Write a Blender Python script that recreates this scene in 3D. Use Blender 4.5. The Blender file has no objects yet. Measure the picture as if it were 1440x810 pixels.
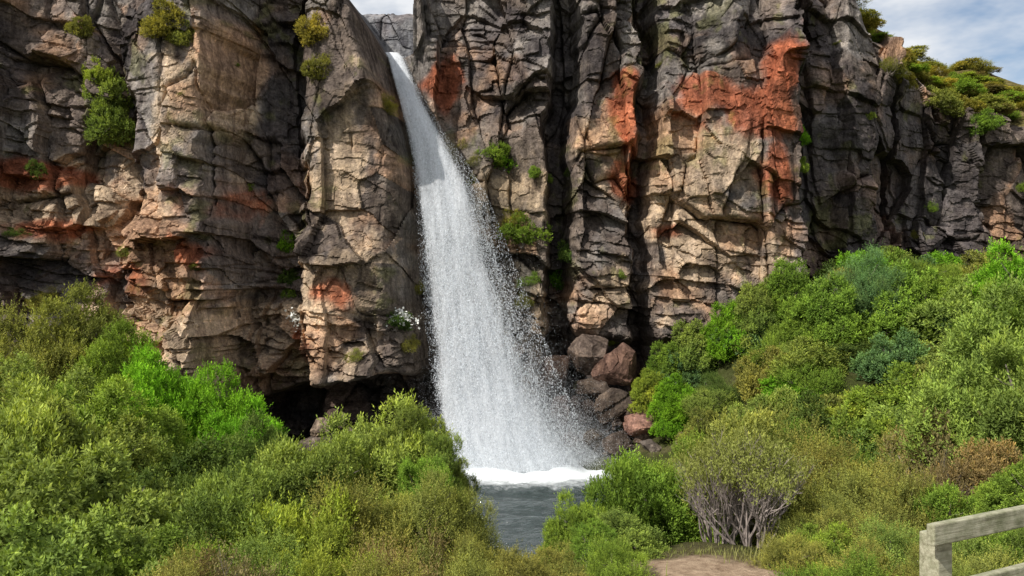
import bpy, math, random
import numpy as np
from mathutils import Vector
R = random.Random(11)
rng = np.random.default_rng(5)
scene = bpy.context.scene
F = 1150.0
POOL_Z = -6.0

# ------------------------------------------------------------ noise helpers
def hsh(ix, iy, seed):
    n = (ix.astype(np.int64)*374761393 + iy.astype(np.int64)*668265263 + seed*144269504) & 0xffffffff
    n = ((n ^ (n >> 13))*1274126177) & 0xffffffff
    n = n ^ (n >> 16)
    return (n & 0xffffff)/float(0x1000000)
def vnoise(x, y, seed=0):
    ix = np.floor(x); iy = np.floor(y)
    fx = x-ix; fy = y-iy
    fx = fx*fx*(3-2*fx); fy = fy*fy*(3-2*fy)
    a = hsh(ix, iy, seed); b = hsh(ix+1, iy, seed); c = hsh(ix, iy+1, seed); d = hsh(ix+1, iy+1, seed)
    return (a*(1-fx)+b*fx)*(1-fy)+(c*(1-fx)+d*fx)*fy
def fbm(x, y, seed=0, octv=4):
    s = 0; a = 0.5; t = 0
    for o in range(octv):
        s = s+a*vnoise(x*2**o+o*17.3, y*2**o+o*9.1, seed+o); t += a; a *= 0.55
    return s/t
def sstep(a, b, x):
    t = np.clip((x-a)/(b-a), 0, 1)
    return t*t*(3-2*t)
def facet(x, z, sx, sz, seed, tilt=0.6, box=0.65, bias=0.0):
    """blocky jointing: each cell is a tilted plane; returns height, distance to joint, cell id"""
    X = x/sx; Z = z/sz
    ix = np.floor(X); iz = np.floor(Z)
    f1 = np.full(X.shape, 1e9); f2 = np.full(X.shape, 1e9)
    h = np.zeros(X.shape); idd = np.zeros(X.shape)
    for dx in (-1, 0, 1):
        for dz in (-1, 0, 1):
            cx = ix+dx; cz = iz+dz
            px = cx+0.1+0.8*hsh(cx, cz, seed); pz = cz+0.1+0.8*hsh(cx, cz, seed+1)
            ddx = X-px; ddz = Z-pz
            d = (1-box)*np.sqrt(ddx*ddx+ddz*ddz)+box*np.maximum(np.abs(ddx+.15*ddz), np.abs(ddz-.15*ddx))
            hv = hsh(cx, cz, seed+2)
            tx = (hsh(cx, cz, seed+3)-0.5)*2*tilt; tz = (hsh(cx, cz, seed+4)-0.5)*2*tilt-bias
            val = (hv-0.5)*2+ddx*tx+ddz*tz
            near = d < f1
            f2 = np.where(near, f1, np.minimum(f2, d))
            h = np.where(near, val, h); idd = np.where(near, hsh(cx, cz, seed+5), idd)
            f1 = np.where(near, d, f1)
    return h, f2-f1, idd

# ------------------------------------------------------------ mesh helper
def mesh_np(name, V, Q, mats, smooth=False, col=None, matidx=None, uv=None):
    me = bpy.data.meshes.new(name)
    V = np.asarray(V, dtype=np.float32); Q = np.asarray(Q, dtype=np.int32)
    k = Q.shape[1]
    me.vertices.add(len(V)); me.vertices.foreach_set("co", V.ravel())
    me.loops.add(Q.size); me.loops.foreach_set("vertex_index", Q.ravel())
    me.polygons.add(len(Q))
    me.polygons.foreach_set("loop_start", np.arange(0, Q.size, k, dtype=np.int32))
    if matidx is not None:
        me.polygons.foreach_set("material_index", np.asarray(matidx, dtype=np.int32))
    me.polygons.foreach_set("use_smooth", np.full(len(Q), smooth, dtype=bool))
    me.update(calc_edges=True)
    if col is not None:
        ca = me.color_attributes.new("Col", 'FLOAT_COLOR', 'POINT')
        c = np.ones((len(V), 4), dtype=np.float32); c[:, :3] = col[:, :3]
        ca.data.foreach_set("color", c.ravel())
    if uv is not None:
        ul = me.uv_layers.new(name="UVMap")
        ul.data.foreach_set("uv", np.asarray(uv, dtype=np.float32)[Q.ravel()].ravel())
    for m in mats: me.materials.append(m)
    return me
def add_obj(name, me, parent=None):
    o = bpy.data.objects.new(name, me); scene.collection.objects.link(o)
    if parent is not None: o.parent = parent
    return o
def empty(name):
    e = bpy.data.objects.new(name, None); scene.collection.objects.link(e); return e
def grid_faces(nu, nv):
    i = np.arange(nu-1)[None, :]; j = np.arange(nv-1)[:, None]
    a = (j*nu+i).ravel()
    return np.stack([a, a+1, a+nu+1, a+nu], 1)

# ------------------------------------------------------------ materials
def new_mat(name):
    m = bpy.data.materials.new(name); m.use_nodes = True
    nt = m.node_tree; nt.nodes.clear()
    out = nt.nodes.new("ShaderNodeOutputMaterial")
    return m, nt, out
def N(nt, typ, **kw):
    n = nt.nodes.new(typ)
    for k, v in kw.items():
        if k in n.inputs: n.inputs[k].default_value = v
        else: setattr(n, k, v)
    return n
def mult(nt, a, b, typ='MULTIPLY', fac=1.0):
    m = nt.nodes.new("ShaderNodeMix"); m.data_type = 'RGBA'; m.blend_type = typ
    m.inputs[0].default_value = fac
    for s, v in ((6, a), (7, b)):
        if isinstance(v, tuple): m.inputs[s].default_value = v
        else: nt.links.new(v, m.inputs[s])
    return m
def ramp(nt, src, stops):
    r = nt.nodes.new("ShaderNodeValToRGB")
    el = r.color_ramp.elements
    while len(el) < len(stops): el.new(0.5)
    for e, (p, c) in zip(el, stops):
        e.position = p; e.color = c if len(c) == 4 else (*c, 1)
    nt.links.new(src, r.inputs[0]); return r

def rock_material(name):
    m, nt, out = new_mat(name)
    L = nt.links.new
    b = N(nt, "ShaderNodeBsdfDiffuse", Roughness=0.0)
    at = N(nt, "ShaderNodeAttribute", attribute_name="Col")
    tc = N(nt, "ShaderNodeTexCoord")
    n1 = N(nt, "ShaderNodeTexNoise", Scale=1.6, Detail=5.0, Roughness=0.68)
    n2 = N(nt, "ShaderNodeTexNoise", Scale=9.0, Detail=3.0, Roughness=0.78)
    mp = N(nt, "ShaderNodeMapping"); mp.inputs["Scale"].default_value = (2.6, 2.6, 0.3)
    n3 = N(nt, "ShaderNodeTexNoise", Scale=1.2, Detail=4.0, Roughness=0.65)
    L(tc.outputs["Object"], n1.inputs["Vector"]); L(tc.outputs["Object"], n2.inputs["Vector"])
    L(tc.outputs["Object"], mp.inputs["Vector"]); L(mp.outputs[0], n3.inputs["Vector"])
    r1 = ramp(nt, n1.outputs[0], [(0.32, (0.52, 0.51, 0.53)), (0.5, (1, 1, 1)), (0.68, (1.42, 1.38, 1.3))])
    r2 = ramp(nt, n2.outputs[0], [(0.32, (0.58, 0.58, 0.58)), (0.5, (1, 1, 1)), (0.62, (1.22, 1.22, 1.2)), (0.7, (1.8, 1.8, 1.76))])
    r3 = ramp(nt, n3.outputs[0], [(0.32, (0.52, 0.51, 0.54)), (0.5, (1, 1, 1)), (0.68, (1.35, 1.36, 1.42))])
    c = mult(nt, at.outputs["Color"], r1.outputs[0])
    c = mult(nt, c.outputs[2], r2.outputs[0])
    c = mult(nt, c.outputs[2], r3.outputs[0])
    L(c.outputs[2], b.inputs["Color"])
    ad = N(nt, "ShaderNodeMath", operation='MULTIPLY_ADD'); L(n2.outputs[0], ad.inputs[0]); ad.inputs[1].default_value = 0.35; L(n1.outputs[0], ad.inputs[2])
    b2 = N(nt, "ShaderNodeBump", Strength=0.8, Distance=0.17)
    L(ad.outputs[0], b2.inputs["Height"]); L(b2.outputs[0], b.inputs["Normal"])
    L(b.outputs[0], out.inputs[0]); return m

def leaf_material():
    m, nt, out = new_mat("leaf_mat"); L = nt.links.new
    oi = N(nt, "ShaderNodeObjectInfo"); at = N(nt, "ShaderNodeAttribute", attribute_name="Col")
    c = mult(nt, oi.outputs["Color"], at.outputs["Color"])
    b = N(nt, "ShaderNodeBsdfDiffuse")
    t = N(nt, "ShaderNodeBsdfTranslucent")
    tcn = mult(nt, c.outputs[2], (1.25, 1.3, 0.5, 1))
    L(c.outputs[2], b.inputs["Color"]); L(tcn.outputs[2], t.inputs["Color"])
    mx = N(nt, "ShaderNodeMixShader"); mx.inputs[0].default_value = 0.28
    L(b.outputs[0], mx.inputs[1]); L(t.outputs[0], mx.inputs[2])
    L(mx.outputs[0], out.inputs[0]); return m

def bark_material(name, c1, c2, sc=12.0):
    m, nt, out = new_mat(name); L = nt.links.new
    tc = N(nt, "ShaderNodeTexCoord")
    n = N(nt, "ShaderNodeTexNoise", Scale=sc, Detail=3.0, Roughness=0.7)
    L(tc.outputs["Object"], n.inputs["Vector"])
    r = ramp(nt, n.outputs[0], [(0.3, c1), (0.7, c2)])
    b = N(nt, "ShaderNodeBsdfDiffuse")
    L(r.outputs[0], b.inputs["Color"]); L(b.outputs[0], out.inputs[0]); return m

ROCK = rock_material("cliff_rock_mat")
LEAF = leaf_material()
BARK = bark_material("bark_mat", (0.09, 0.07, 0.055), (0.3, 0.26, 0.22))
GREY = bark_material("bare_branch_mat", (0.15, 0.12, 0.105), (0.38, 0.32, 0.29))

# ------------------------------------------------------------ terrain
CP = np.array([
 (0,0,-1.7),(-6,0,-1.9),(6,0,-1.9),(2.4,4.5,-2.4),(4,5.2,-2.4),(1.8,7.3,-2.45),(2.0,8.2,-2.7),(1.2,6.2,-2.45),(-3,6,-2.9),(-8,8,-3.0),(-5,11,-4.0),(0,10,-4.6),
 (3.4,10.5,-3.6),(8,10,-2.6),(-12,16,-3.6),(-7,17,-4.8),(-3,16,-6.2),(0,15,-6.6),(3,15,-6.0),(6,15,-4.6),(11,15,-2.4),(18,15,-1.2),
 (-18,22,-2.6),(-12.5,21,-2.9),(-9,22,-4.0),(-8,26,-5.5),(-5,24,-6.8),(0,20,-7.2),(0,23,-7.8),(3,22,-7.0),(3,25,-7.4),(0,28,-8),(-3,28,-7.5),(3.2,29,-6.0),(5,28.5,-4.0),
 (6,22,-5.4),(4.6,26,-5.2),(6.5,26,-3.7),(6.5,28.5,-2.8),(8,28,-2.0),(11,28.5,-.5),(13,24,-1.6),(10,24,-2.4),(13,29,0.1),(18,32,0.0),(14,33,0.2),(22,22,-.6),(26,32,0.6),(-20,28,-3.5),(0,34,-8),(10,20,-3.2),
 (-40,10,-2),(40,10,-1),(-60,-40,-2),(60,-40,-2),(0,-20,-1.7)], dtype=float)
def terr(x, y):
    x = np.asarray(x, float); y = np.asarray(y, float)
    num = 0; den = 0
    for cx, cy, cz in CP:
        w = 1.0/((x-cx)**2+(y-cy)**2+0.5)**1.7
        num = num+w*cz; den = den+w
    return num/den+0.25*(fbm(x*0.6, y*0.6, 3)-0.5)+0.08*(fbm(x*3, y*3, 8)-0.5)

def axis(lo, hi, dlo, dhi, step):
    mid = np.arange(dlo, dhi+1e-6, step)
    def out(a, b):
        n = 14; t = np.linspace(0, 1, n+1)[1:]**2.5
        return a+(b-a)*t
    return np.concatenate([out(dlo, lo)[::-1], mid, out(dhi, hi)])
gx = axis(-400, 400, -30, 30, 0.18); gy = axis(-200, 60, 1, 36, 0.18)
GX, GY = np.meshgrid(gx, gy)
GZ = terr(GX, GY)
pathm = np.exp(-(((GX-1.6)/.85)**2+((GY-7.0)/0.75)**2))+0.8*np.exp(-(((GX-2.0)/1.5)**2+((GY-4.6)/1.6)**2))
pathm = np.clip(pathm*1.6+0.5*(fbm(GX*2, GY*2, 21)-0.5), 0, 1)[..., None]
soil = np.array([0.05, 0.06, 0.02]); dirt = np.array([0.42, 0.31, 0.22])
gc = soil*(1-pathm)+dirt*pathm
m, nt, out = new_mat("ground_mat"); L = nt.links.new
at = N(nt, "ShaderNodeAttribute", attribute_name="Col"); tc = N(nt, "ShaderNodeTexCoord")
n1 = N(nt, "ShaderNodeTexNoise", Scale=9.0, Detail=7.0, Roughness=0.75)
L(tc.outputs["Object"], n1.inputs["Vector"])
r1 = ramp(nt, n1.outputs[0], [(0.3, (0.5, 0.45, 0.4)), (0.7, (1.4, 1.4, 1.35))])
c = mult(nt, at.outputs["Color"], r1.outputs[0])
b = N(nt, "ShaderNodeBsdfDiffuse")
bp = N(nt, "ShaderNodeBump", Strength=0.9, Distance=0.08)
L(n1.outputs[0], bp.inputs["Height"]); L(bp.outputs[0], b.inputs["Normal"]); L(c.outputs[2], b.inputs["Color"]); L(b.outputs[0], out.inputs[0])
V = np.stack([GX.ravel(), GY.ravel(), GZ.ravel()], 1)
add_obj("ground", mesh_np("ground", V, grid_faces(len(gx), len(gy)), [m], True, gc.reshape(-1, 3)))

# ------------------------------------------------------------ cliff
BX = [-60,-24,-18.8,-17.2,-16.6,-14.2,-13.4,-12.7,-9.9,-9.1,-7.5,-6.9,-4.2,-3.75,-3.05,-2.0,0.0,1.3,1.6,2.1,2.5,4.4,4.75,5.0,5.4,7.6,7.9,10.3,11.1,12.8,13.2,15.6,16.3,19.0,24,34,60]
BY = [20, 25.5,27.2,27.2,28.2,28.3,28.6,27.0,26.5,29.3,29.5,27.6,27.5,27.9,30.3,30.6,29.9,29.1,31.2,31.3,29.3,28.8,30.8,30.8,29.2,29.0,28.6,29.0,32.3,33.1,32.3,33.6,35.3,35.7,36.6,38,48]
ZLx = [-60,-9,-8,-5.9,-4.9,-3.62,-3.3,60]; ZLz = [60,60,13.0,10.0,8.6,8.5,60,60]
def zt(x): return np.interp(x, [-60,-9,-8,-3.4,-3.0,12.9,13.5,14.3,15.6,17.4,22,30,60],[15,15,12.0,11.9,14,13.3,11.9,10.6,10.3,9.1,7.4,6.6,5])
def cliff_y(x, z):
    wx = x+0.45*(fbm(x*0.3, z*0.35, 40, 3)-0.5)*2+0.22*(fbm(x*0.5, z*1.6, 41, 3)-0.5)*2
    edge = np.interp(z, [-7,-3,0,4.5,6,8,12],[0.6,0.45,0.0,-0.15,-0.6,-1.25,-1.4])
    w = np.exp(-((x+3.9)/1.5)**2)
    big = np.interp(wx*(1-w)+(x-edge+0.3*(fbm(x*0.6, z*1.2, 43, 3)-0.5))*w, BX, BY)
    ax = x+0.14*(fbm(x*0.7, z*0.7, 50, 3)-0.5)*2; az = z+0.20*(fbm(x*0.7, z*0.7, 60, 2)-0.5)*2+0.15*x
    left = 1-sstep(-4.5, -3.0, x)
    low = 1-sstep(0.5, 4.0, z+0.1*(x+10)*left+1.5*(fbm(x*.4, z*.1, 44, 2)-.5))
    butt = sstep(-7.2, -6.6, x)*(1-sstep(-3.5, -3, x))*sstep(-1.6, -0.6, z)
    reg = sstep(0.42, 0.62, fbm(x*0.35, z*0.3, 46, 2))
    chunk = (0.22+0.85*left*low+0.35*(1-left)*low+0.35*reg*(1-low))*(1-0.6*butt)
    h1, e1, i1 = facet(ax, az, 2.9, 4.6, 100, 0.9, bias=.5)
    h2, e2, i2 = facet(ax+.25*az, az, 1.7, 1.4, 200, 1.6, bias=1.0)
    h3, e3, i3 = facet(ax-.2*az, az, 0.7, 0.5, 300, 1.5, bias=.8)
    hc, ec, ic = facet(ax, az, 1.45, 5.5, 400, 1.3)
    hs, es, is_ = facet(ax, az, 2.2, 0.42, 500, 1.1, bias=.5)
    ht, et, it_ = facet(ax+0.3*az, az, 0.24, 0.19, 600, 1.4, bias=.5)
    strat = sstep(0.48, 0.6, fbm(x*0.22, z*0.3, 70, 3)+0.2*low-0.05)*(1-.8*butt)
    up = (1-low)
    d = 0.48*h1*(1-.5*butt)+0.52*h2*chunk+0.16*h3*chunk+0.42*hc*(0.3+0.9*up)*(1-.5*butt)+0.16*hs*strat*(0.3+0.8*chunk)+0.035*ht*(0.1+chunk)
    d = d+0.4*(fbm(x*0.45, z*0.4, 80, 3)-0.5)+0.06*(fbm(x*3, z*3, 90, 4)-0.5)
    brk = 1.3*sstep(.42, .68, fbm(x*0.6, z*0.6, 95, 2))
    d = d-0.28*np.exp(-e1/0.025)*brk*(1-.6*butt)-0.10*np.exp(-e2/0.035)*chunk*brk-0.26*np.exp(-ec/0.04)*up*brk*(1-.6*butt)-0.03*np.exp(-e3/0.06)*chunk
    d = d+0.6*left*low
    d = d+butt*0.5*np.sin(np.clip((x+7.0)/3.5, 0, 1)*math.pi)**.6
    y = big-d
    zc = np.interp(x, [-14,-9.5,-7,-3,-2.5],[-6,-4.0,-3.2,-2.9,-2.9])+0.6*(fbm(x*0.9, z*0, 33, 3)-0.5)
    und = (1-sstep(-0.5, 0.1, z-zc))*sstep(-11, -8.5, x)*(1-sstep(-2.4, -1, x))
    y = y+3.0*und
    zr = -1.6+0.8*(fbm(x*0.8, z*0, 34, 3)-0.5)
    y = y+1.3*(1-sstep(-0.5, 0.1, z-zr))*sstep(0.6, 1.4, x)*(1-sstep(5, 8, x))
    xw = np.interp(z, [2.5, 5.6, 7.2, 8.7], [-2.5, -3.25, -4.0, -4.45])
    ck = np.exp(-((x-xw)/0.62)**4)*sstep(3.0, 5.0, z)
    y = y+(np.maximum(y, 30.7)-y)*ck
    zl = np.interp(x, ZLx, ZLz)+0.2*(fbm(x*1.2, z*0, 36, 3)-.5)
    k = sstep(0, 1.0, z-zl)
    y = y+(35.2-0.5*d-y)*k
    return y, (i1, i2, i3, ic, is_), (h2, low, left, strat)
def project_to_cliff(px, py):
    """follow a bearing out until it meets the rock face"""
    Y = 29.0
    for _ in range(8):
        y, _, _ = cliff_y(np.array([(px-720)/F*Y]), np.array([(405-py)/F*Y]))
        Y = 0.5*Y+0.5*float(y[0])
    return (px-720)/F*Y, Y, (405-py)/F*Y

cx = np.concatenate([np.linspace(-60, -23, 120)[:-1], np.arange(-23, 26, 0.04), np.linspace(26, 60, 110)[1:]])
nz = 520
CX, T = np.meshgrid(cx, np.linspace(0, 1, nz))
CZ = -8.6+(zt(CX)+0.5*(fbm(CX*0.8, CX*0, 35)-0.5)+8.6)*T
CYy, ids, aux = cliff_y(CX, CZ)
CYy = CYy+0.8*np.clip((T-0.97)/0.03, 0, 1)**2
i1, i2, i3, ic, is_ = ids; h2, low, left, strat = aux
def blob(lst, nseed, thr=0.35, soft=0.3):
    g = np.zeros(CX.shape)
    for px, py, rx, ry, s in lst:
        x0 = (px-720)/F*29; z0 = (405-py)/F*29
        g = np.maximum(g, s*np.exp(-((CX-x0)/(rx/F*29))**2-((CZ-z0)/(ry/F*29))**2))
    g = g+0.6*(fbm(CX*1.1, CZ*0.8, nseed, 5)-0.5)*2+0.25*(i2-0.5)+.12*(i3-.5)
    return sstep(thr, thr+soft, g)
tan = blob([(310,160,60,80,1),(120,290,150,60,.9),(350,490,190,80,1),(490,400,90,60,.8),(510,270,80,130,.6),(250,470,130,80,.8),(985,330,80,120,1),(1010,230,100,80,.9),(820,190,40,50,.6),
            (870,410,60,50,.9),(1220,300,35,70,.8),(740,260,50,40,.8),(760,450,25,50,.9),(840,260,70,70,.6),(60,150,60,50,.5),(1050,330,60,70,.7)], 700)
red = blob([(1000,140,65,50,1.1),(1085,250,32,65,1.1),(1060,170,75,45,1),(885,140,22,75,1),(875,250,34,38,1),(617,110,27,65,1.1),(90,255,80,28,.95),(100,325,60,24,1),(500,410,60,32,.85),
            (310,360,35,25,.9),(1095,110,32,60,.9),(955,325,30,15,.8),(200,390,60,40,.7),(370,300,40,40,.7),(440,490,60,30,.65),(130,25,30,30,.6)], 710, 0.42, 0.4)
dark_and_shade = blob([(400,140,45,140,1),(792,150,22,250,1),(905,200,18,230,.9),(1175,230,60,200,1.2),(1370,260,170,150,1.5),(1240,170,70,110,1),(225,220,30,90,.8),(30,90,50,110,.8),(80,380,100,40,.7),(480,570,200,50,1),
             (830,540,100,60,1),(720,70,120,90,.7),(1000,50,170,45,.8),(1150,60,80,80,.9),(230,60,60,60,.8),(850,60,50,80,.7)], 720)  # dark grey rock, plus painted-in shade of right-facing walls, clefts and cave
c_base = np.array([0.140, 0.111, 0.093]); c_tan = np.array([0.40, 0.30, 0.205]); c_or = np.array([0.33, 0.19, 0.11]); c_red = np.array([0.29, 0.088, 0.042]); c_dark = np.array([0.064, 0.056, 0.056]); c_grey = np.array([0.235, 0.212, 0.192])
def lp(a, b, t): return a*(1-t[..., None])+b*t[..., None]
col = np.broadcast_to(c_base, CX.shape+(3,)).copy()
col = lp(col, c_grey, sstep(0.48, 0.7, fbm(CX*0.6, CZ*0.4, 730, 4)+0.15*(i1-0.5))*0.8)
col = lp(col, c_tan, tan*0.85)
col = lp(col, c_dark, dark_and_shade*0.82)
col = lp(col, c_or, sstep(0.53, 0.75, fbm(CX*0.5, CZ*0.5, 740, 5)+0.3*(i2-0.5)+0.08*left*low)*0.65*(1-.7*dark_and_shade))
col = lp(col, c_red, red*0.85)
varn = 0.62+0.55*i2+0.25*i3
col = col*varn[..., None]*(0.82+0.36*ic)[..., None]
col = lp(col, np.array([0.13, 0.135, 0.035]), 0.4*sstep(0.61, 0.7, fbm(CX*2.2, CZ*1.8, 750, 5)*.6+.4*fbm(CX*.4, CZ*.4, 751, 2)))
wet = np.exp(-((CX+1.2)/2.3)**2)*(1-sstep(2, 7, CZ)); col = lp(col, np.array([0.07, 0.06, 0.03]), wet*0.65)
nt_m = sstep(31, 34, CYy)*sstep(-9, -8, CX)*(1-sstep(-3.5, -3, CX)); col = lp(col, np.array([0.22, 0.23, 0.25]), nt_m*.7)
DD = np.array([0.25, .6, 1.1, 1.8, 2.8, 4, 5.5, 7.5, 10, 15, 25, 50, 120, 400])
def plateau_z(x, zt0, d):
    return np.where(x > 13.4, np.minimum(zt0+0.6*d, 12.4+0.3*np.sin(x)), zt0+0.0*d)
ytop = CYy[-1]; ztop = CZ[-1]
PX = np.broadcast_to(cx, (len(DD), len(cx))); PY = ytop[None]+DD[:, None]
PZ = plateau_z(PX, ztop[None], DD[:, None])+0.25*(fbm(PX, PY, 55)-0.5)*(DD[:, None] > 0.5)
pc = np.broadcast_to(np.array([0.12, 0.10, 0.04]), PX.shape+(3,))
V = np.stack([np.vstack([CX, PX]).ravel(), np.vstack([CYy, PY]).ravel(), np.vstack([CZ, PZ]).ravel()], 1)
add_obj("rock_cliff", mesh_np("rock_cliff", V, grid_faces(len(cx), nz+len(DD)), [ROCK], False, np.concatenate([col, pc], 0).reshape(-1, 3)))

# ------------------------------------------------------------ boulders (resting on the bank)
def boulder(x, y, r, sq=(1, 1, .8), colr=(0.2, 0.13, 0.1), z=None):
    bpy.ops.mesh.primitive_ico_sphere_add(subdivisions=5, radius=1)
    o = bpy.context.object; o.name = "boulder"
    me = o.data; n = len(me.vertices); co = np.empty(n*3, dtype=np.float32); me.vertices.foreach_get("co", co); co = co.reshape(-1, 3).astype(float)
    s = R.randint(0, 9999); rr = np.random.default_rng(s)
    for _ in range(14):
        nrm = rr.normal(size=3); nrm /= np.linalg.norm(nrm); k = rr.uniform(0.5, 0.8)
        d = co@nrm; co -= np.outer(np.maximum(d-k, 0), nrm)*0.95
    h, e, i = facet(co[:, 0]+co[:, 2]*.5, co[:, 1]+co[:, 2], 0.6, 0.6, s, 1)
    f = 1+0.07*h+0.14*(fbm(co[:, 0]*2+co[:, 2], co[:, 1]*2-co[:, 2], s)-0.5)
    co = co*f[:, None]*np.array(sq)*r*1.15
    me.vertices.foreach_set("co", co.astype(np.float32).ravel())
    ca = me.color_attributes.new("Col", 'FLOAT_COLOR', 'POINT')
    cc = np.ones((n, 4), dtype=np.float32); cc[:, :3] = np.array(colr)*0.6*(0.8+0.4*i)[:, None]
    ca.data.foreach_set("color", cc.ravel()); me.materials.append(ROCK); me.update()
    o.location = (x, y, max(float(terr(x, y)), POOL_Z-.1)+.25*r*sq[2] if z is None else z); o.rotation_euler = (R.uniform(-.25, .25), R.uniform(-.25, .25), R.uniform(0, 6))
def ground_hit(px, py):
    for Y in np.arange(10, 31, .1):
        x = (px-720)/F*Y
        if (405-py)/F*Y <= max(float(terr(x, Y)), POOL_Z): return x, Y
    return x, 29.5
for px, py, r, sq, c_ in [(905,600,.7,(1.3,1,.6),(.30,.17,.13)),(860,590,.55,(1.2,1,.8),(.13,.1,.08)),(885,575,.5,(1.2,1,.7),(.2,.14,.11)),(945,608,.45,(1.1,1,.7),(.24,.19,.16)),(878,632,.4,(1.3,1,.6),(.2,.15,.12)),(918,632,.35,(1.2,1,.6),(.22,.18,.15)),
       (845,615,.4,(1,1,.7),(.14,.1,.08)),(832,632,.3,(1,1,.7),(.1,.08,.06)),(858,640,.25,(1,1,.6),(.16,.13,.1)),(820,612,.45,(1,1,.8),(.1,.08,.07)),(935,585,.4,(1.2,1,.7),(.2,.15,.12)),(900,618,.3,(1,1,.7),(.24,.17,.13)),
       (1245,640,.3,(1.2,1,.7),(.45,.42,.38)),(1285,655,.3,(1.2,1,.7),(.45,.42,.38)),(895,648,.25,(1,1,.6),(.15,.13,.1)),(960,625,.35,(1,1,.7),(.25,.21,.17))]:
    x, Y = ground_hit(px, py); boulder(x, Y, r, sq, c_)
for x, y, z, r, sq, c_ in [(3.65,28.6,-2.75,.8,(1,1,1.05),(.2,.12,.09)),(2.4,28.9,-4.3,.6,(1,1,.9),(.1,.08,.07)),(1.7,29.0,-4.4,.6,(1,1,1.1),(.12,.09,.08)),(3.4,28.2,-4.1,.7,(1.2,1,.9),(.13,.1,.08)),(2.8,29.3,-2.3,.8,(1,1,.9),(.2,.15,.12)),
       (1.4,29.6,-3.0,.7,(1,1,1.2),(.13,.09,.07)),(2.9,28.8,-3.5,.6,(1.1,1,.8),(.13,.1,.08)),(4.2,28.0,-4.3,.55,(1.2,1,.8),(.17,.12,.1)),(2.0,28.3,-5.3,.55,(1.2,1,.8),(.1,.08,.07)),(2.9,27.6,-5.2,.5,(1.2,1,.8),(.12,.1,.08)),
       (3.6,27.0,-5.1,.5,(1.2,1,.8),(.14,.11,.09)),(-6.1,26,-4.45,.35,(1,1,.8),(.45,.34,.25)),(-6.3,26.2,-5.2,.8,(1.3,1,1),(.2,.16,.13)),(-3.4,27.2,-4.9,.5,(1,1,1),(.14,.1,.08)),(-4.6,27.4,-5.2,.7,(1.3,1,.9),(.13,.1,.08))]:
    boulder(x, y, r, sq, c_, z)

# ------------------------------------------------------------ vegetation prototypes
def tube(pts, rad, sides=5):
    pts = np.asarray(pts, float); n = len(pts)
    vs = []
    for i in range(n):
        t = pts[min(i+1, n-1)]-pts[max(i-1, 0)]; t /= (np.linalg.norm(t)+1e-9)
        a = np.cross(t, [0.31, 0.9, 0.2]); a /= np.linalg.norm(a)+1e-9; b = np.cross(t, a)
        for k in range(sides):
            an = 2*math.pi*k/sides
            vs.append(pts[i]+rad[i]*(math.cos(an)*a+math.sin(an)*b))
    q = []
    for i in range(n-1):
        for k in range(sides):
            k2 = (k+1) % sides
            q.append((i*sides+k, i*sides+k2, (i+1)*sides+k2, (i+1)*sides+k))
    return vs, q
def unit(v): return v/(np.linalg.norm(v, axis=-1, keepdims=True)+1e-9)

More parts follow.
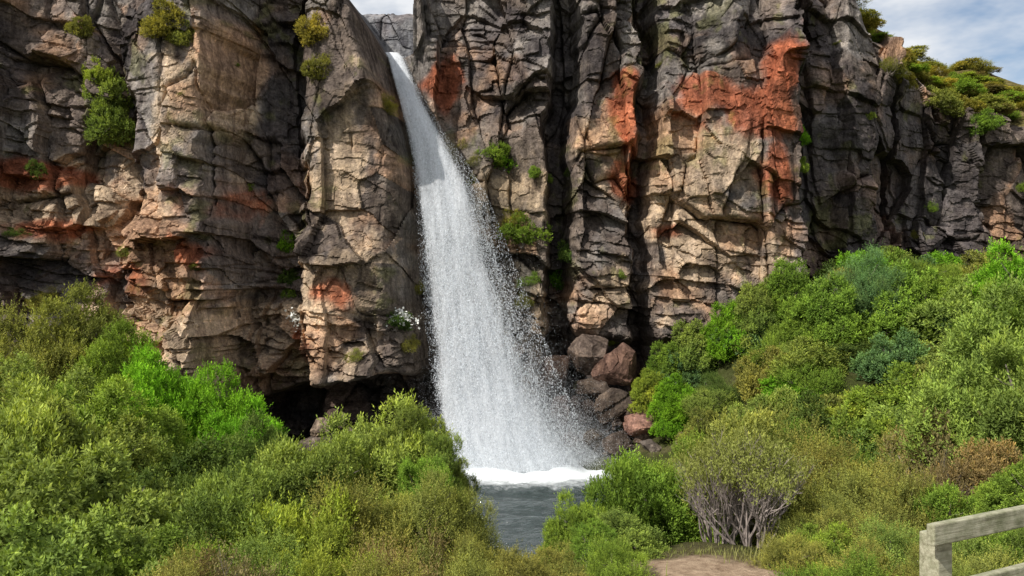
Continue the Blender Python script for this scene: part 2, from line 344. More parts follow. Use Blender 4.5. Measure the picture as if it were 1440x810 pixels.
def make_bush(name, seed, H=1.5, lobes=24, tufts=2400, leaves=11, ll=0.06, lw=0.024, tl=0.10, up=0.7, zmin=0.0, lr=(0.2, 0.4), stems=9, bark=BARK, spread=(20, 80), inner=1000, upright=0.0):
    g = np.random.default_rng(seed); rd = random.Random(seed)
    d = g.normal(size=(lobes, 3)); d[:, 2] = np.abs(d[:, 2])+zmin; d = unit(d)
    cr = g.uniform(0.42, 0.92, (lobes, 1))
    C = d*cr; C[:, 2] = np.maximum(C[:, 2], 0.12+zmin*0.5)
    Rr = g.uniform(lr[0], lr[1], lobes); hue = g.uniform(0, 1, lobes)
    n0 = tufts*3
    li = g.choice(lobes, n0, p=(Rr**2)/np.sum(Rr**2))
    dd = unit(g.normal(size=(n0, 3))+np.array([0, 0, 0.35])+0.5*unit(C[li]))
    P = C[li]+dd*Rr[li][:, None]*g.uniform(0.7, 1.12, (n0, 1))
    dist = np.linalg.norm(P[:, None, :]-C[None], axis=2)/Rr[None]
    dist[np.arange(n0), li] = 9
    keep = (dist.min(1) > 0.8) & (P[:, 2] > zmin*0.55)
    P = P[keep][:tufts]; dd = dd[keep][:tufts]; li = li[keep][:tufts]; nt_ = len(P)
    ax = unit(dd*(1-up)+np.array([0, 0, up])+0.22*g.normal(size=(nt_, 3)))
    P[:, 2] *= H
    shoot = 1+upright*g.random(nt_)**3*3
    K = leaves
    k = np.tile(np.arange(K), nt_); ti = np.repeat(np.arange(nt_), K)
    A = ax[ti]
    r1 = unit(np.cross(A, np.array([0.3, 0.8, 0.52]))); r2 = np.cross(A, r1)
    az = k*2.4+g.uniform(0, 6.28, nt_)[ti]
    rad = np.cos(az)[:, None]*r1+np.sin(az)[:, None]*r2
    f = k/(K-1)
    ph = np.radians(spread[1]*(1-f)+spread[0]*f+g.normal(size=len(k))*10)
    D = A*np.cos(ph)[:, None]+rad*np.sin(ph)[:, None]
    base = P[ti]+A*(f*tl*shoot[ti])[:, None]
    sc = g.uniform(0.7, 1.25, len(k))*(1-0.25*f)
    side = unit(np.cross(D, A)+0.25*g.normal(size=D.shape))
    tuftb = g.uniform(0.62, 1.3, nt_)
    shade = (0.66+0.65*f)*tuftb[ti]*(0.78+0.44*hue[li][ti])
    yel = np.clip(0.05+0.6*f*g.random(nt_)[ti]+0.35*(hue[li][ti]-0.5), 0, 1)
    if inner:
        Pi = unit(g.normal(size=(inner, 3)))*g.uniform(0.2, 0.8, (inner, 1)); Pi[:, 2] = np.abs(Pi[:, 2])*H+zmin*0.6
        Di = unit(g.normal(size=(inner, 3))); Si = unit(np.cross(Di, g.normal(size=(inner, 3))))
        base = np.vstack([base, Pi]); D = np.vstack([D, Di]); side = np.vstack([side, Si])
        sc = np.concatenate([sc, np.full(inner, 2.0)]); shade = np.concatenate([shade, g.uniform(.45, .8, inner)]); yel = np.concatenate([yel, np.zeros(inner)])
    Lw = (lw*sc)[:, None]; Ll = (ll*sc)[:, None]
    nrm = np.cross(D, side)
    v0 = base; v1 = base+D*Ll*0.55+side*Lw*0.5+nrm*Lw*0.15; v2 = base+D*Ll; v3 = base+D*Ll*0.55-side*Lw*0.5+nrm*Lw*0.15
    V = np.stack([v0, v1, v2, v3], 1).reshape(-1, 3)
    Q = np.arange(len(V)).reshape(-1, 4)
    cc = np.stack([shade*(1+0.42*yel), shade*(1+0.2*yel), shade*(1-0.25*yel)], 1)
    cc = np.repeat(cc, 4, 0); mi = np.zeros(len(Q), int)
    bv = []; bq = []; off = len(V)
    for s in range(stems):
        l = rd.randrange(lobes); tgt = C[l]*np.array([1, 1, H])
        b0 = np.array([rd.uniform(-.12, .12), rd.uniform(-.12, .12), -0.25])
        pts = [b0+(tgt-b0)*t+np.array([rd.uniform(-.06, .06), rd.uniform(-.06, .06), 0.12*math.sin(t*3)])*(t > 0) for t in (0, .25, .5, .75, 1)]
        v, q = tube(pts, [.04, .032, .025, .017, .008]); bq += [tuple(i+off+len(bv) for i in f_) for f_ in q]; bv += v
        for _ in range(4):
            t0 = pts[rd.choice([2, 3])]; e = t0+np.array([rd.uniform(-.35, .35), rd.uniform(-.35, .35), rd.uniform(.1, .4)])
            v, q = tube([t0, (t0+e)/2+np.array([rd.uniform(-.05, .05)]*3), e], [.014, .009, .004], 4); bq += [tuple(i+off+len(bv) for i in f_) for f_ in q]; bv += v
    V = np.vstack([V, np.array(bv)]); Q = np.vstack([Q, np.array(bq)]); mi = np.concatenate([mi, np.ones(len(bq), int)])
    cc = np.vstack([cc, np.ones((len(bv), 3))])
    return mesh_np(name, V, Q, [LEAF, bark], False, cc, mi)

def make_bare(name, seed, stems=12, depth=5, H=1.5, leafy=650):
    rd = random.Random(seed); g = np.random.default_rng(seed)
    bv = []; bq = []; tips = []
    def grow(p, d, ln, r, lev):
        pts = [p]; dd = d.copy()
        for i in range(3):
            dd = unit(dd+np.array([rd.gauss(0, .14), rd.gauss(0, .14), rd.gauss(0.04, .08)])); pts.append(pts[-1]+dd*ln/3)
        v, q = tube(pts, [r, r*.9, r*.78, r*.65], 5 if lev < 2 else 3)
        bq.extend([tuple(i+len(bv) for i in f_) for f_ in q]); bv.extend(v)
        if lev >= depth: tips.append(pts[-1]); return
        for _ in range(3 if lev in (1, 3, 4) else 2):
            grow(pts[-1 if _ else 2], unit(dd+np.array([rd.gauss(0, .36), rd.gauss(0, .36), rd.gauss(.15, .2)])), ln*rd.uniform(.62, .85), r*.64, lev+1)
    for s in range(stems):
        a = rd.uniform(0, 6.28); t = rd.uniform(.1, 1.0)
        grow(np.array([rd.uniform(-.1, .1), rd.uniform(-.1, .1), -0.1]), unit(np.array([math.cos(a)*t, math.sin(a)*t, 1.1])), H*.34, .026, 0)
    V = np.array(bv); Q = np.array(bq); mi = np.ones(len(Q), int); cc = np.ones((len(V), 3))
    tp = np.array(tips); tp = tp[(tp[:, 2] > H*.66)]; tp = tp[g.random(len(tp)) < .55]; idx = g.integers(0, len(tp), leafy*14)
    b = tp[idx]+g.normal(size=(len(idx), 3))*0.05; D = unit(g.normal(size=b.shape)+np.array([0, 0, .9])); S = unit(np.cross(D, g.normal(size=b.shape)))
    lv = np.stack([b, b+D*.02+S*.009, b+D*.048, b+D*.02-S*.009], 1).reshape(-1, 3)
    lq = np.arange(len(lv)).reshape(-1, 4)+len(V)
    V = np.vstack([V, lv]); Q = np.vstack([Q, lq]); mi = np.concatenate([mi, np.zeros(len(lq), int)])
    cc = np.vstack([cc, np.repeat(g.uniform(.6, 1.3, (len(b), 1))*np.ones((1, 3)), 4, 0)])
    return mesh_np(name, V, Q, [LEAF, GREY], False, cc, mi)

PROTO = {
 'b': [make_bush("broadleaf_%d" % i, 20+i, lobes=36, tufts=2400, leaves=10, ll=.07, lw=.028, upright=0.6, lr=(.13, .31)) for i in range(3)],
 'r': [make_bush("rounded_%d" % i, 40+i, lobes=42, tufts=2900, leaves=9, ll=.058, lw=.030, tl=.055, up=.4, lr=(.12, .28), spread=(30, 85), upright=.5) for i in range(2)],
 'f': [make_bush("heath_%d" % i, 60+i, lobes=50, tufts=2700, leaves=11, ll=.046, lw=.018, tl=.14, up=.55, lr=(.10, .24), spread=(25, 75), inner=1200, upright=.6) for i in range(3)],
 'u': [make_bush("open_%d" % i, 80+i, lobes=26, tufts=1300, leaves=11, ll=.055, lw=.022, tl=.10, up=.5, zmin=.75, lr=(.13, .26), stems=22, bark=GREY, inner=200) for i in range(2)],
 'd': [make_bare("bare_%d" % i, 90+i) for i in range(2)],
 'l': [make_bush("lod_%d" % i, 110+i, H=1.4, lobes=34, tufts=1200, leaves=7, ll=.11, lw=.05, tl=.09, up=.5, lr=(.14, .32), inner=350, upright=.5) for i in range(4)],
}
NAMES = {'b': 'broadleaf_shrub', 'r': 'round_leaf_shrub', 'f': 'heath_shrub', 'u': 'open_branched_shrub', 'd': 'bare_branch_shrub', 'l': 'hillside_shrub'}
GG = (0.215, 0.285, 0.068); GY_ = (0.275, 0.335, 0.055); BR = (0.17, 0.345, 0.03); OL = (0.245, 0.255, 0.068); BN = (0.24, 0.19, 0.085); DK = (0.105, 0.165, 0.042); BL = (0.14, 0.235, 0.09); MD = (0.18, 0.275, 0.046)
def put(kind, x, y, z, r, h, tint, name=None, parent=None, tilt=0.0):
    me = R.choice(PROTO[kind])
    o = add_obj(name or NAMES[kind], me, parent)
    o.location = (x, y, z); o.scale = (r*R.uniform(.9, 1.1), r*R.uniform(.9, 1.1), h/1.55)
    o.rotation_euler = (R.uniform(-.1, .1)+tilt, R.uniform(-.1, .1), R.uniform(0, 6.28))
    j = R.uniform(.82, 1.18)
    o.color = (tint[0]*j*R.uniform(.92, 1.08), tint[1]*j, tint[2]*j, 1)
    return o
def B(px, py, Y, r, kind, tint):
    x = (px-720)/F*Y; g = float(terr(x, Y)); zt_ = (405-py)/F*Y
    h = max(0.45, zt_-g)
    if h < 1.75*r or kind in 'du':
        put(kind, x, Y, g-0.05, r, h, tint); return
    e = empty(NAMES[kind]); hc_ = 1.35*r
    put(kind, x, Y, g+h-hc_, r*.85, hc_, tint, "crown", e)
    zz = g+h-hc_; lev = 0
    while zz > g-0.1 and lev < 3:
        zz -= .8*r; lev += 1
        for q in range(3):
            a = q*2.09+lev*.8+R.uniform(-.3, .3)
            put(kind, x+math.cos(a)*.55*r, Y+math.sin(a)*.5*r, max(zz, g-.1)+R.uniform(-.15, .3)*r, .75*r, hc_*.9, tint, "crown", e)
for a in [
 # left bank
 (20,432,19,1.7,'f',OL),(110,418,20,1.5,'b',OL),(165,465,19,1.2,'b',MD),(60,495,14.5,1.6,'r',GG),(150,520,13.5,1.4,'r',MD),(225,505,15.5,1.25,'b',BR),(290,530,15.5,1.15,'b',BR),(340,568,15,.9,'b',BR),(365,600,13.5,.9,'b',DK),
 (110,560,11,1.4,'r',GG),(0,540,10.5,1.5,'b',GG),(245,610,11,1.2,'r',DK),(300,640,11,1.0,'b',DK),(60,595,8.0,1.25,'r',GG),(180,622,8.2,1.15,'r',GG),(10,700,5.6,.9,'r',GG),(130,710,6.0,.95,'r',GG),(215,730,6.4,.7,'r',MD),
 # centre left
 (515,568,10.2,1.0,'b',GG),(572,582,10.4,.65,'b',GG),(608,596,10.2,.45,'b',GG),(440,605,9.6,.9,'b',GG),(360,645,8.8,.85,'b',GG),(605,640,9.4,.5,'b',MD),(330,700,7.2,.7,'b',GG),(400,680,7.4,.75,'b',GY_),
 (510,668,7.8,.8,'f',OL),(595,665,7.9,.6,'f',OL),(650,695,8.0,.45,'f',OL),(560,735,6.3,.6,'f',BN),(455,745,6.0,.6,'f',GY_),(640,750,6.2,.5,'f',OL),(685,745,7.0,.4,'f',OL),(740,775,6.8,.4,'f',OL),(330,780,5.4,.4,'d',BN),(380,760,5.8,.5,'f',GG),
 (270,770,5.9,.45,'f',BN),(540,795,5.1,.45,'f',OL),(225,790,5.2,.45,'f',OL),
 # right foreground
 (860,655,10,.75,'u',MD),(925,640,10.8,.8,'b',MD),(812,700,9.4,.42,'b',MD),(885,745,8.4,.45,'b',GG),(835,765,7.8,.4,'u',MD),(870,790,6.9,.35,'f',MD),(1062,605,8.9,.72,'d',OL),(1010,610,9.4,.65,'d',OL),(1040,586,10.6,1.0,'u',OL),(1095,590,11.4,1.0,'f',OL),(980,615,11.3,.8,'f',MD),
 (1165,612,10.4,.85,'f',OL),(1225,640,9.4,.75,'f',OL),(1165,690,8.4,.5,'f',OL),(1225,700,7.9,.55,'f',OL),(1275,725,7.2,.45,'f',GG),(1150,745,7.6,.35,'b',MD),(1110,760,7.3,.3,'f',OL),(1210,765,6.8,.4,'f',OL),(1330,545,11,1.0,'u',BN),(1290,610,12.5,.9,'f',OL),(1290,660,9.2,.6,'f',OL),
 (1415,420,13,1.3,'b',GG),(1470,470,10.5,1.2,'b',GG),(1370,560,12,1.0,'b',MD),(1385,625,9.4,.8,'u',BN),(1440,640,8.4,.6,'r',MD),(1340,680,8.8,.55,'b',MD),(1390,705,7.6,.5,'f',GG),(1310,765,6.4,.35,'f',OL),(1400,752,6.2,.4,'f',OL),(1350,780,5.9,.35,'f',GG),
 (1440,345,23,1.4,'b',BR),(1425,395,20,1.2,'b',MD),(1330,640,9.6,.6,'d',BN),
 (1220,352,26.5,1.4,'f',BL),(1285,370,26,1.3,'l',MD),(1110,365,28,.9,'l',MD),(1025,425,28,.8,'l',BR),(1160,385,26,1.1,'l',MD),(1060,400,27.8,.8,'l',GG),(1350,395,24,1.2,'l',GG),
 (940,480,28.3,.7,'l',MD),(975,450,28.3,.8,'l',GG),(915,520,27.7,.55,'l',GY_),(950,530,26.5,.7,'l',BR),(1105,545,22,.9,'l',GG),(1150,560,21,.9,'l',OL),(1110,590,19,.8,'l',MD),(1060,560,22,.8,'l',GG),(990,575,23.5,.6,'l',OL),
 ]: B(*a)

def thicket(name, region, step, hr, rr, tints, kinds, avoid=None):
    e = empty(name)
    x0, x1, y0, y1 = region; y = y0
    while y < y1:
        x = x0
        while x < x1:
            xx = x+R.uniform(-.45, .45)*step; yy = y+R.uniform(-.45, .45)*step
            g = float(terr(xx, yy)); ok = g > POOL_Z-0.05
            if abs(xx) > yy*0.70+1.0: ok = False
            if avoid and avoid(xx, yy): ok = False
            if ok:
                cyy, _, _ = cliff_y(np.array([xx]), np.array([g+0.5]))
                if yy > float(cyy[0])-0.1: ok = False
            if ok: put(R.choice(kinds), xx, yy, g-0.1, R.uniform(*rr), R.uniform(*hr), R.choice(tints), "shrub", e)
            x += step
        y += step
thicket("hillside_thicket", (2.5, 24, 15, 34), 1.3, (.8, 1.6), (.75, 1.25), [GG, MD, GY_, BR, OL, BL, MD, DK, GG, MD], ['l', 'l', 'l', 'l', 'f'],
        lambda x, y: (x < 5.3 and y > 19) or (x < 4.4 and y > 17))
thicket("riverbank_thicket", (-22, -4, 13, 27), 1.5, (.7, 1.3), (.85, 1.15), [GG, MD, DK, BR, GG], ['l', 'r', 'l'], lambda x, y: x > -5.5 and y > 20)
thicket("undergrowth", (-9, 11, 5.0, 14), 1.05, (.3, .6), (.42, .62), [GG, MD, OL, OL, DK], ['f', 'b', 'f'],
        lambda x, y: ((x-1.6)/1.25)**2+((y-7.1)/1.1)**2 < 1 or (x > 1.6 and x < 3.4 and y > 7 and y < 9.4) or (x > .5 and x < 5 and y < 6.2) or abs(x) > y*.68+.5)

e = empty("cliff_top_scrub")
YL = (0.30, 0.27, 0.062)
for i in range(120):
    x = R.uniform(13.9, 28); d = R.choice([.2, .5, 1, 2, 3, 4.5, 6, 8, 10])
    zt0 = float(np.interp(x, cx, ztop)); yt = float(np.interp(x, cx, ytop))
    put('l' if R.random() < .7 else 'f', x, yt+d, float(plateau_z(np.array(x), zt0, d))-.15, R.uniform(.6, 1.2), R.uniform(.4, .85), R.choice([YL, OL, YL, BN, MD, GY_]), "shrub", e)
for px, py, r, h, t, k in [(150,118,.8,1.7,GG,'l'),(152,170,.95,1.4,GG,'l'),(140,100,.5,1.0,GY_,'l'),(165,150,.6,1.0,OL,'l'),(447,92,.55,.9,OL,'l'),(445,40,.6,.9,YL,'l'),(230,25,.7,1.0,YL,'l'),(255,45,.5,.7,OL,'l'),(112,35,.45,.7,OL,'l'),(710,225,.8,1.1,BR,'l'),(690,210,.6,.9,MD,'l'),(755,240,.35,.4,MD,'l'),(668,225,.4,.6,OL,'f'),
   (738,322,.9,1.1,MD,'l'),(725,305,.6,.8,YL,'f'),(785,392,.7,.9,BR,'l'),(745,395,.5,.6,MD,'f'),(402,340,.4,.8,BR,'l'),(405,385,.5,1.0,DK,'l'),(410,410,.45,.8,MD,'l'),(1130,190,.3,.7,BR,'l'),(1125,230,.25,.5,MD,'l'),(540,145,.45,.6,YL,'f'),
   (665,255,.45,.8,OL,'f'),(655,200,.35,.6,OL,'f'),(595,165,.3,.5,MD,'l'),(555,450,.6,.6,DK,'l'),(585,400,.4,.8,OL,'f'),(575,480,.4,.6,OL,'f'),(1350,150,1.0,1.1,YL,'l'),(1320,140,.9,1.0,OL,'l'),(1385,170,.8,.9,MD,'l'),(50,235,.35,.6,DK,'l'),
   (600,350,.3,.6,MD,'f'),(1225,160,.25,.4,GY_,'f'),(1255,90,.6,.7,OL,'f'),(1270,110,.5,.6,YL,'l'),(800,350,.5,.8,DK,'l'),(740,420,.4,.6,OL,'f'),(180,350,.5,.4,OL,'f'),(60,420,.6,.7,OL,'f'),(20,330,.5,.5,DK,'f'),(870,385,.25,.3,MD,'f'),(270,375,.3,.3,OL,'f'),(350,260,.25,.4,MD,'f'),
   (1310,290,.3,.4,MD,'f'),(1440,260,.4,.5,MD,'f'),(500,500,.4,.4,OL,'f'),(820,545,.5,.35,OL,'f'),(855,480,.4,.4,GY_,'f'),(1290,330,.3,.4,OL,'f'),(1180,60,.2,.2,OL,'f'),(960,190,.15,.2,MD,'f'),(930,90,.2,.2,OL,'f'),(255,130,.2,.3,OL,'f'),(330,90,.15,.2,MD,'f'),(770,250,.2,.3,MD,'f'),(800,240,.25,.5,DK,'f')]:
    x, Y, z = project_to_cliff(px, py)
    put(k, x, Y+.1, z-h*.5, r, h, t, "cliff_shrub", None, 0.35)

m, nt, out = new_mat("petal_mat"); b = N(nt, "ShaderNodeBsdfDiffuse"); b.inputs["Color"].default_value = (.7, .7, .65, 1); nt.links.new(b.outputs[0], out.inputs[0]); PETAL = m
def flowers(px, py, n=150, w=.3):
    x, Y, z = project_to_cliff(px, py); g = np.random.default_rng(int(px))
    xx = x+g.normal(size=n)*w; zz = z+g.normal(size=n)*.12+.15*np.sin(xx*3)
    c = np.stack([xx, np.full(n, Y-.5)-g.random(n)*.15, zz], 1)
    D = unit(g.normal(size=(n, 3))); S = unit(np.cross(D, g.normal(size=(n, 3)))); s = g.uniform(.025, .06, (n, 1))
    V = np.stack([c-D*s, c-S*s, c+D*s, c+S*s], 1).reshape(-1, 3)
    add_obj("white_flower_clump", mesh_np("flowers", V, np.arange(len(V)).reshape(-1, 4), [PETAL]))
flowers(568, 450, 170, .32); flowers(420, 448, 80, .16)

def grass(cx_, cy_, rx, ry, n, hgt, colr):
    g = np.random.default_rng(int(cx_*100)+n)
    x = cx_+g.normal(size=n)*rx; y = cy_+g.normal(size=n)*ry; z = terr(x, y)-.02
    b = np.stack([x, y, z], 1); a = g.uniform(0, 6.28, n); le = g.uniform(.05, .6, n)
    D = np.stack([np.cos(a)*le, np.sin(a)*le, np.ones(n)], 1); h = (hgt*g.uniform(.4, 1.2, n))[:, None]
    S = np.stack([-np.sin(a), np.cos(a), np.zeros(n)], 1)*.004
    m1 = b+D*h*.55; t = b+D*h*np.array([1.5, 1.5, 1])
    V = np.stack([b-S, b+S, m1+S*.8, m1-S*.8], 1).reshape(-1, 3); V2 = np.stack([m1-S*.8, m1+S*.8, t+S*.1, t-S*.1], 1).reshape(-1, 3)
    V = np.vstack([V, V2]); o = add_obj("grass", mesh_np("grass", V, np.arange(len(V)).reshape(-1, 4), [LEAF], False, np.tile(np.repeat(g.uniform(.6, 1.3, (n, 1))*np.ones((1, 3)), 4, 0), (2, 1))))
    o.color = (*colr, 1)
grass(-2.1, 5.6, .4, .35, 2500, .28, (.36, .27, .13)); grass(2.5, 7.6, .3, .15, 500, .12, (.26, .25, .09)); grass(.6, 7.4, .2, .4, 900, .14, (.2, .24, .06)); grass(1.6, 8.1, .6, .15, 700, .06, (.24, .25, .08))

# ------------------------------------------------------------ pool
def pool_mat():
    m, nt, out = new_mat("pool_water_mat"); L = nt.links.new
    tc = N(nt, "ShaderNodeTexCoord")
    b = N(nt, "ShaderNodeBsdfPrincipled", Roughness=.1); b.inputs["Base Color"].default_value = (.028, .045, .042, 1)
    n1 = N(nt, "ShaderNodeTexNoise", Scale=2.2, Detail=5., Roughness=.65); mp = N(nt, "ShaderNodeMapping"); mp.inputs["Scale"].default_value = (1, 1.6, 1)
    L(tc.outputs["Object"], mp.inputs[0]); L(mp.outputs[0], n1.inputs["Vector"])
    bp = N(nt, "ShaderNodeBump", Strength=1.0, Distance=.3); L(n1.outputs[0], bp.inputs["Height"]); L(bp.outputs[0], b.inputs["Normal"])
    vd = N(nt, "ShaderNodeVectorMath", operation='DISTANCE'); vd.inputs[1].default_value = (0.8, 27.7*1.5, 0)
    m2 = N(nt, "ShaderNodeMapping"); m2.inputs["Scale"].default_value = (1, 1.5, 0); L(tc.outputs["Object"], m2.inputs[0]); L(m2.outputs[0], vd.inputs[0])
    n2 = N(nt, "ShaderNodeTexNoise", Scale=2.6, Detail=8., Roughness=.78); L(tc.outputs["Object"], n2.inputs["Vector"])
    mr = N(nt, "ShaderNodeMapRange"); L(vd.outputs["Value"], mr.inputs[0]); mr.inputs[1].default_value = 1.8; mr.inputs[2].default_value = 6.5; mr.inputs[3].default_value = .75; mr.inputs[4].default_value = -.1
    ad = N(nt, "ShaderNodeMath", operation='ADD'); L(mr.outputs[0], ad.inputs[0]); L(n2.outputs[0], ad.inputs[1])
    r = ramp(nt, ad.outputs[0], [(.66, (0, 0, 0)), (.9, (.55, .55, .55)), (1.0, (1, 1, 1))])
    d = N(nt, "ShaderNodeBsdfDiffuse"); d.inputs[0].default_value = (.74, .77, .78, 1)
    mx = N(nt, "ShaderNodeMixShader"); L(r.outputs[0], mx.inputs[0]); L(b.outputs[0], mx.inputs[1]); L(d.outputs[0], mx.inputs[2]); L(mx.outputs[0], out.inputs[0]); return m
px_ = np.linspace(-11, 7, 160); py_ = np.linspace(12, 34, 180); WX, WY = np.meshgrid(px_, py_)
dist = np.sqrt((WX-.4)**2+(WY-27.4)**2)
WZ = POOL_Z+.03*(fbm(WX*2, WY*2, 5)-.5)+.16*np.exp(-dist/2.2)*np.sin(dist*4+5*fbm(WX, WY, 6))
add_obj("pool_water", mesh_np("pool_water", np.stack([WX.ravel(), WY.ravel(), WZ.ravel()], 1), grid_faces(160, 180), [pool_mat()], True))

# ------------------------------------------------------------ waterfall
TP = [74, 80, 110, 150, 190, 230, 270, 330, 370, 450, 540, 620, 660]
TL = [541, 545, 553, 564, 574, 581, 585, 589, 592, 600, 607, 618, 632]
TR = [562, 568, 579, 598, 622, 648, 672, 696, 709, 740, 770, 803, 830]
TY = [31.7, 30.5, 29.9, 29.6, 29.3, 29.1, 28.9, 28.6, 28.5, 28.2, 27.9, 27.6, 27.5]
py0 = np.array(TP, float); Yc = np.array(TY)
Zc = (405-py0)/F*Yc; XL = (np.array(TL)-720)/F*Yc; XR = (np.array(TR)-720)/F*Yc
o_ = np.argsort(Zc)
def wf(z, s):
    xl = np.interp(z, Zc[o_], XL[o_]); xr = np.interp(z, Zc[o_], XR[o_]); y = np.interp(z, Zc[o_], Yc[o_])
    return xl+(xr-xl)*s, y, xr-xl
fall = empty("waterfall")
def water_bsdf(nt, col_, f):
    d = N(nt, "ShaderNodeBsdfDiffuse"); d.inputs[0].default_value = col_; t = N(nt, "ShaderNodeBsdfTranslucent"); t.inputs[0].default_value = col_
    mx = N(nt, "ShaderNodeMixShader"); mx.inputs[0].default_value = f; nt.links.new(d.outputs[0], mx.inputs[1]); nt.links.new(t.outputs[0], mx.inputs[2]); return mx
m, nt, out = new_mat("droplet_mat"); w_ = water_bsdf(nt, (.84, .87, .9, 1), .4); nt.links.new(w_.outputs[0], out.inputs[0]); DROP = m
m, nt, out = new_mat("falling_water_mat"); L = nt.links.new
uvn = N(nt, "ShaderNodeUVMap"); mp = N(nt, "ShaderNodeMapping"); mp.inputs["Scale"].default_value = (3.0, .55, 1); L(uvn.outputs[0], mp.inputs[0])
n1 = N(nt, "ShaderNodeTexNoise", Scale=1.4, Detail=5., Roughness=.7); L(mp.outputs[0], n1.inputs["Vector"])
mp2 = N(nt, "ShaderNodeMapping"); mp2.inputs["Scale"].default_value = (9, 6, 1); L(uvn.outputs[0], mp2.inputs[0])
n2 = N(nt, "ShaderNodeTexNoise", Scale=1.5, Detail=3., Roughness=.8); L(mp2.outputs[0], n2.inputs["Vector"])
at = N(nt, "ShaderNodeAttribute", attribute_name="Col")
a1 = N(nt, "ShaderNodeMath", operation='ADD'); L(n1.outputs[0], a1.inputs[0]); L(at.outputs["Color"], a1.inputs[1])
a2 = N(nt, "ShaderNodeMath", operation='MULTIPLY_ADD'); L(n2.outputs[0], a2.inputs[0]); a2.inputs[1].default_value = .7; L(a1.outputs[0], a2.inputs[2])
r = N(nt, "ShaderNodeMapRange"); L(a2.outputs[0], r.inputs[0]); r.inputs[1].default_value = .42; r.inputs[2].default_value = 1.2; r.inputs[3].default_value = 0; r.inputs[4].default_value = .94
tr = N(nt, "ShaderNodeBsdfTransparent"); md = water_bsdf(nt, (.85, .87, .9, 1), .3)
mx = N(nt, "ShaderNodeMixShader"); L(r.outputs[0], mx.inputs[0]); L(tr.outputs[0], mx.inputs[1]); L(md.outputs[0], mx.inputs[2]); L(mx.outputs[0], out.inputs[0]); SHEET = m
for k in range(3):
    nu, nv = 60, 300
    S_, ZZ = np.meshgrid(np.linspace(-.04, 1.08, nu), np.linspace(Zc.max(), POOL_Z-.05, nv))
    X_, Y_, W_ = wf(ZZ, S_)
    q = (k-1)*.28*(1-sstep(3, 8.5, ZZ))
    Y2 = Y_+q+.25*(fbm(S_*W_*1.5+k*7, ZZ*.35, 900+k)-.5)-.3*W_/3.5*np.sin(np.clip(S_, 0, 1)*math.pi)
    edge = np.minimum(sstep(-.04, .14, S_), sstep(-.08, .35, 1-S_))
    top = sstep(1.0, 7.0, ZZ)
    a = -.93+.72*edge+.42*top+.28*(1-sstep(-6, -2.0, ZZ))
    mesh = mesh_np("water_sheet", np.stack([X_.ravel(), Y2.ravel(), ZZ.ravel()], 1), grid_faces(nu, nv), [SHEET], True, np.repeat(a.reshape(-1, 1), 3, 1), None, np.stack([(S_*W_).ravel()+k*11, ZZ.ravel()+k*5], 1))
    add_obj("water_sheet_%d" % k, mesh, fall)
def drops(n, C_, vel, size, ln, name):
    D = unit(vel+.45*rng.normal(size=(n, 3))); S = unit(np.cross(D, rng.normal(size=(n, 3))))
    V = np.stack([C_-D*ln, C_-S*size, C_+D*ln, C_+S*size], 1).reshape(-1, 3)
    add_obj(name, mesh_np(name, V, np.arange(len(V)).reshape(-1, 4), [DROP]), fall)
n = 140000
tt = rng.random(n)**.75; z = 8.7+(POOL_Z-8.7)*tt
s = np.where(rng.random(n) < .8, rng.beta(1.8, 2.2, n), rng.uniform(-.02, 1.12, n))
s = s+.05*(fbm(s*6, z*.5, 950, 3)-.5)*2
x, y, w = wf(z, s)
y = y+rng.normal(size=n)*.28*np.clip(w/3, .05, 1)-.2*np.sin(np.clip(s, 0, 1)*math.pi)*w/3.5
sz = (rng.uniform(.005, .013, n)*(.7+.5*tt))[:, None]; ln = (rng.uniform(.01, .032, n)*(.7+.7*tt))[:, None]
drops(n, np.stack([x, y, z], 1), np.array([.15, -.08, -1.0]), sz, ln, "droplets")
n = 260000   # fine mist around the plunge
s = rng.normal(.52, .38, n); hgt = rng.exponential(1.1, n)*np.exp(-((s-.5)/.65)**2)+rng.exponential(.22, n); z = POOL_Z+hgt; x, y, w = wf(np.full(n, POOL_Z+.1), s)
x = x+rng.normal(size=n)*.25+.15-hgt*.17; y = y+rng.normal(size=n)*.65
drops(n, np.stack([x, y, z], 1), rng.normal(size=(n, 3)), rng.uniform(.003, .0085, (n, 1)), rng.uniform(.004, .011, (n, 1)), "spray")

# ------------------------------------------------------------ fence
WOOD, nt, out = new_mat("weathered_wood_mat"); L = nt.links.new
tc = N(nt, "ShaderNodeTexCoord"); mp = N(nt, "ShaderNodeMapping"); mp.inputs["Scale"].default_value = (2, 30, 30); L(tc.outputs["Object"], mp.inputs[0])
n1 = N(nt, "ShaderNodeTexNoise", Scale=1.5, Detail=8., Roughness=.7); L(mp.outputs[0], n1.inputs["Vector"])
n2 = N(nt, "ShaderNodeTexNoise", Scale=9., Detail=6., Roughness=.7); L(tc.outputs["Object"], n2.inputs["Vector"])
r = ramp(nt, n1.outputs[0], [(.3, (.2, .18, .12)), (.55, (.40, .38, .28)), (.75, (.52, .5, .4))]); r2 = ramp(nt, n2.outputs[0], [(.35, (.5, .54, .4)), (.6, (1.05, 1.05, 1))])
c = mult(nt, r.outputs[0], r2.outputs[0]); b = N(nt, "ShaderNodeBsdfPrincipled", Roughness=.85); bp = N(nt, "ShaderNodeBump", Strength=.6, Distance=.01)
L(n1.outputs[0], bp.inputs["Height"]); L(bp.outputs[0], b.inputs["Normal"]); L(c.outputs[2], b.inputs["Base Color"]); L(b.outputs[0], out.inputs[0])
fence = empty("wooden_fence")
ang = math.atan2(.36, .71); ux, uy = math.cos(ang), math.sin(ang)
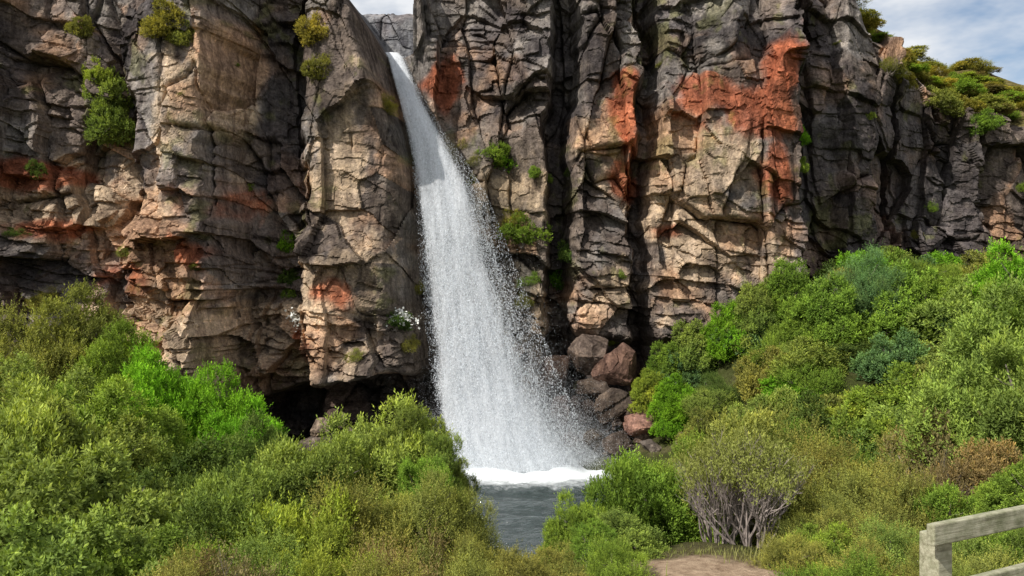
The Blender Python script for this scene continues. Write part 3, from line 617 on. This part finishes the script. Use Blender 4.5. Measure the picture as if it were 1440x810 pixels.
def beam(name, c, size, rot=(0, 0, 0)):
    bpy.ops.mesh.primitive_cube_add(size=1); o = bpy.context.object; o.name = name; o.scale = size
    bpy.ops.object.transform_apply(location=False, rotation=False, scale=True)
    o.location = c; o.rotation_euler = rot; o.data.materials.append(WOOD)
    md = o.modifiers.new("bev", 'BEVEL'); md.width = .008; md.segments = 2; o.parent = fence
P0 = (2.25, 4.40)
def along(t, off=0): return (P0[0]+ux*t-uy*off, P0[1]+uy*t+ux*off)
for nm, z, t0, t1 in (("top_rail", -1.33, 0, 4.6), ("middle_rail", -1.67, .05, 4.6), ("lower_rail", -2.03, .05, 4.6)):
    cxx, cyy = along((t0+t1)/2); beam(nm, (cxx, cyy, z), (t1-t0, .05, .115), (0, 0, ang))
for i, t in enumerate((.17, 2.2, 4.3)):
    cxx, cyy = along(t, .09); g = float(terr(cxx, cyy)); top = -1.36
    beam("post_%d" % (i+1), (cxx, cyy, (top+g-.4)/2), (.12, .12, top-g+.4), (0, 0, ang))

# ------------------------------------------------------------ camera, sun, sky
cam = bpy.data.cameras.new("camera"); co = bpy.data.objects.new("camera", cam); scene.collection.objects.link(co)
cam.lens = 28.75; cam.sensor_width = 36; co.location = (0, 0, 0); co.rotation_euler = (math.radians(90), 0, 0); cam.clip_end = 2000; cam.clip_start = .1
scene.camera = co
Sd = Vector((-.66, -.58, .82)).normalized()
sun = bpy.data.lights.new("sun", 'SUN'); sun.energy = 5.0; sun.angle = math.radians(.5); sun.color = (1, .96, .89)
so = bpy.data.objects.new("sun", sun); scene.collection.objects.link(so); so.rotation_euler = Sd.to_track_quat('Z', 'Y').to_euler(); so.location = (-20, -20, 40)
w = bpy.data.worlds.new("World"); scene.world = w; w.use_nodes = True; nt = w.node_tree; L = nt.links.new
bg = nt.nodes["Background"]; bg.inputs[1].default_value = .115
sk = nt.nodes.new("ShaderNodeTexSky"); sk.sky_type = 'NISHITA'; sk.sun_disc = False; sk.sun_elevation = math.asin(Sd.z); sk.sun_rotation = math.atan2(Sd.x, Sd.y)
tc = nt.nodes.new("ShaderNodeTexCoord"); mp = nt.nodes.new("ShaderNodeMapping"); mp.inputs["Scale"].default_value = (1, 1, 2.5); L(tc.outputs["Generated"], mp.inputs[0])
ns = N(nt, "ShaderNodeTexNoise", Scale=2.6, Detail=6., Roughness=.6); L(mp.outputs[0], ns.inputs["Vector"])
rr_ = ramp(nt, ns.outputs[0], [(.34, (0, 0, 0)), (.52, (1, 1, 1))])
mx = nt.nodes.new("ShaderNodeMix"); mx.data_type = 'RGBA'; L(rr_.outputs[0], mx.inputs[0]); L(sk.outputs[0], mx.inputs[6]); mx.inputs[7].default_value = (7.4, 7.6, 7.9, 1); L(mx.outputs[2], bg.inputs[0])
scene.view_settings.view_transform = 'Standard'; scene.view_settings.look = 'None'; scene.view_settings.exposure = 0
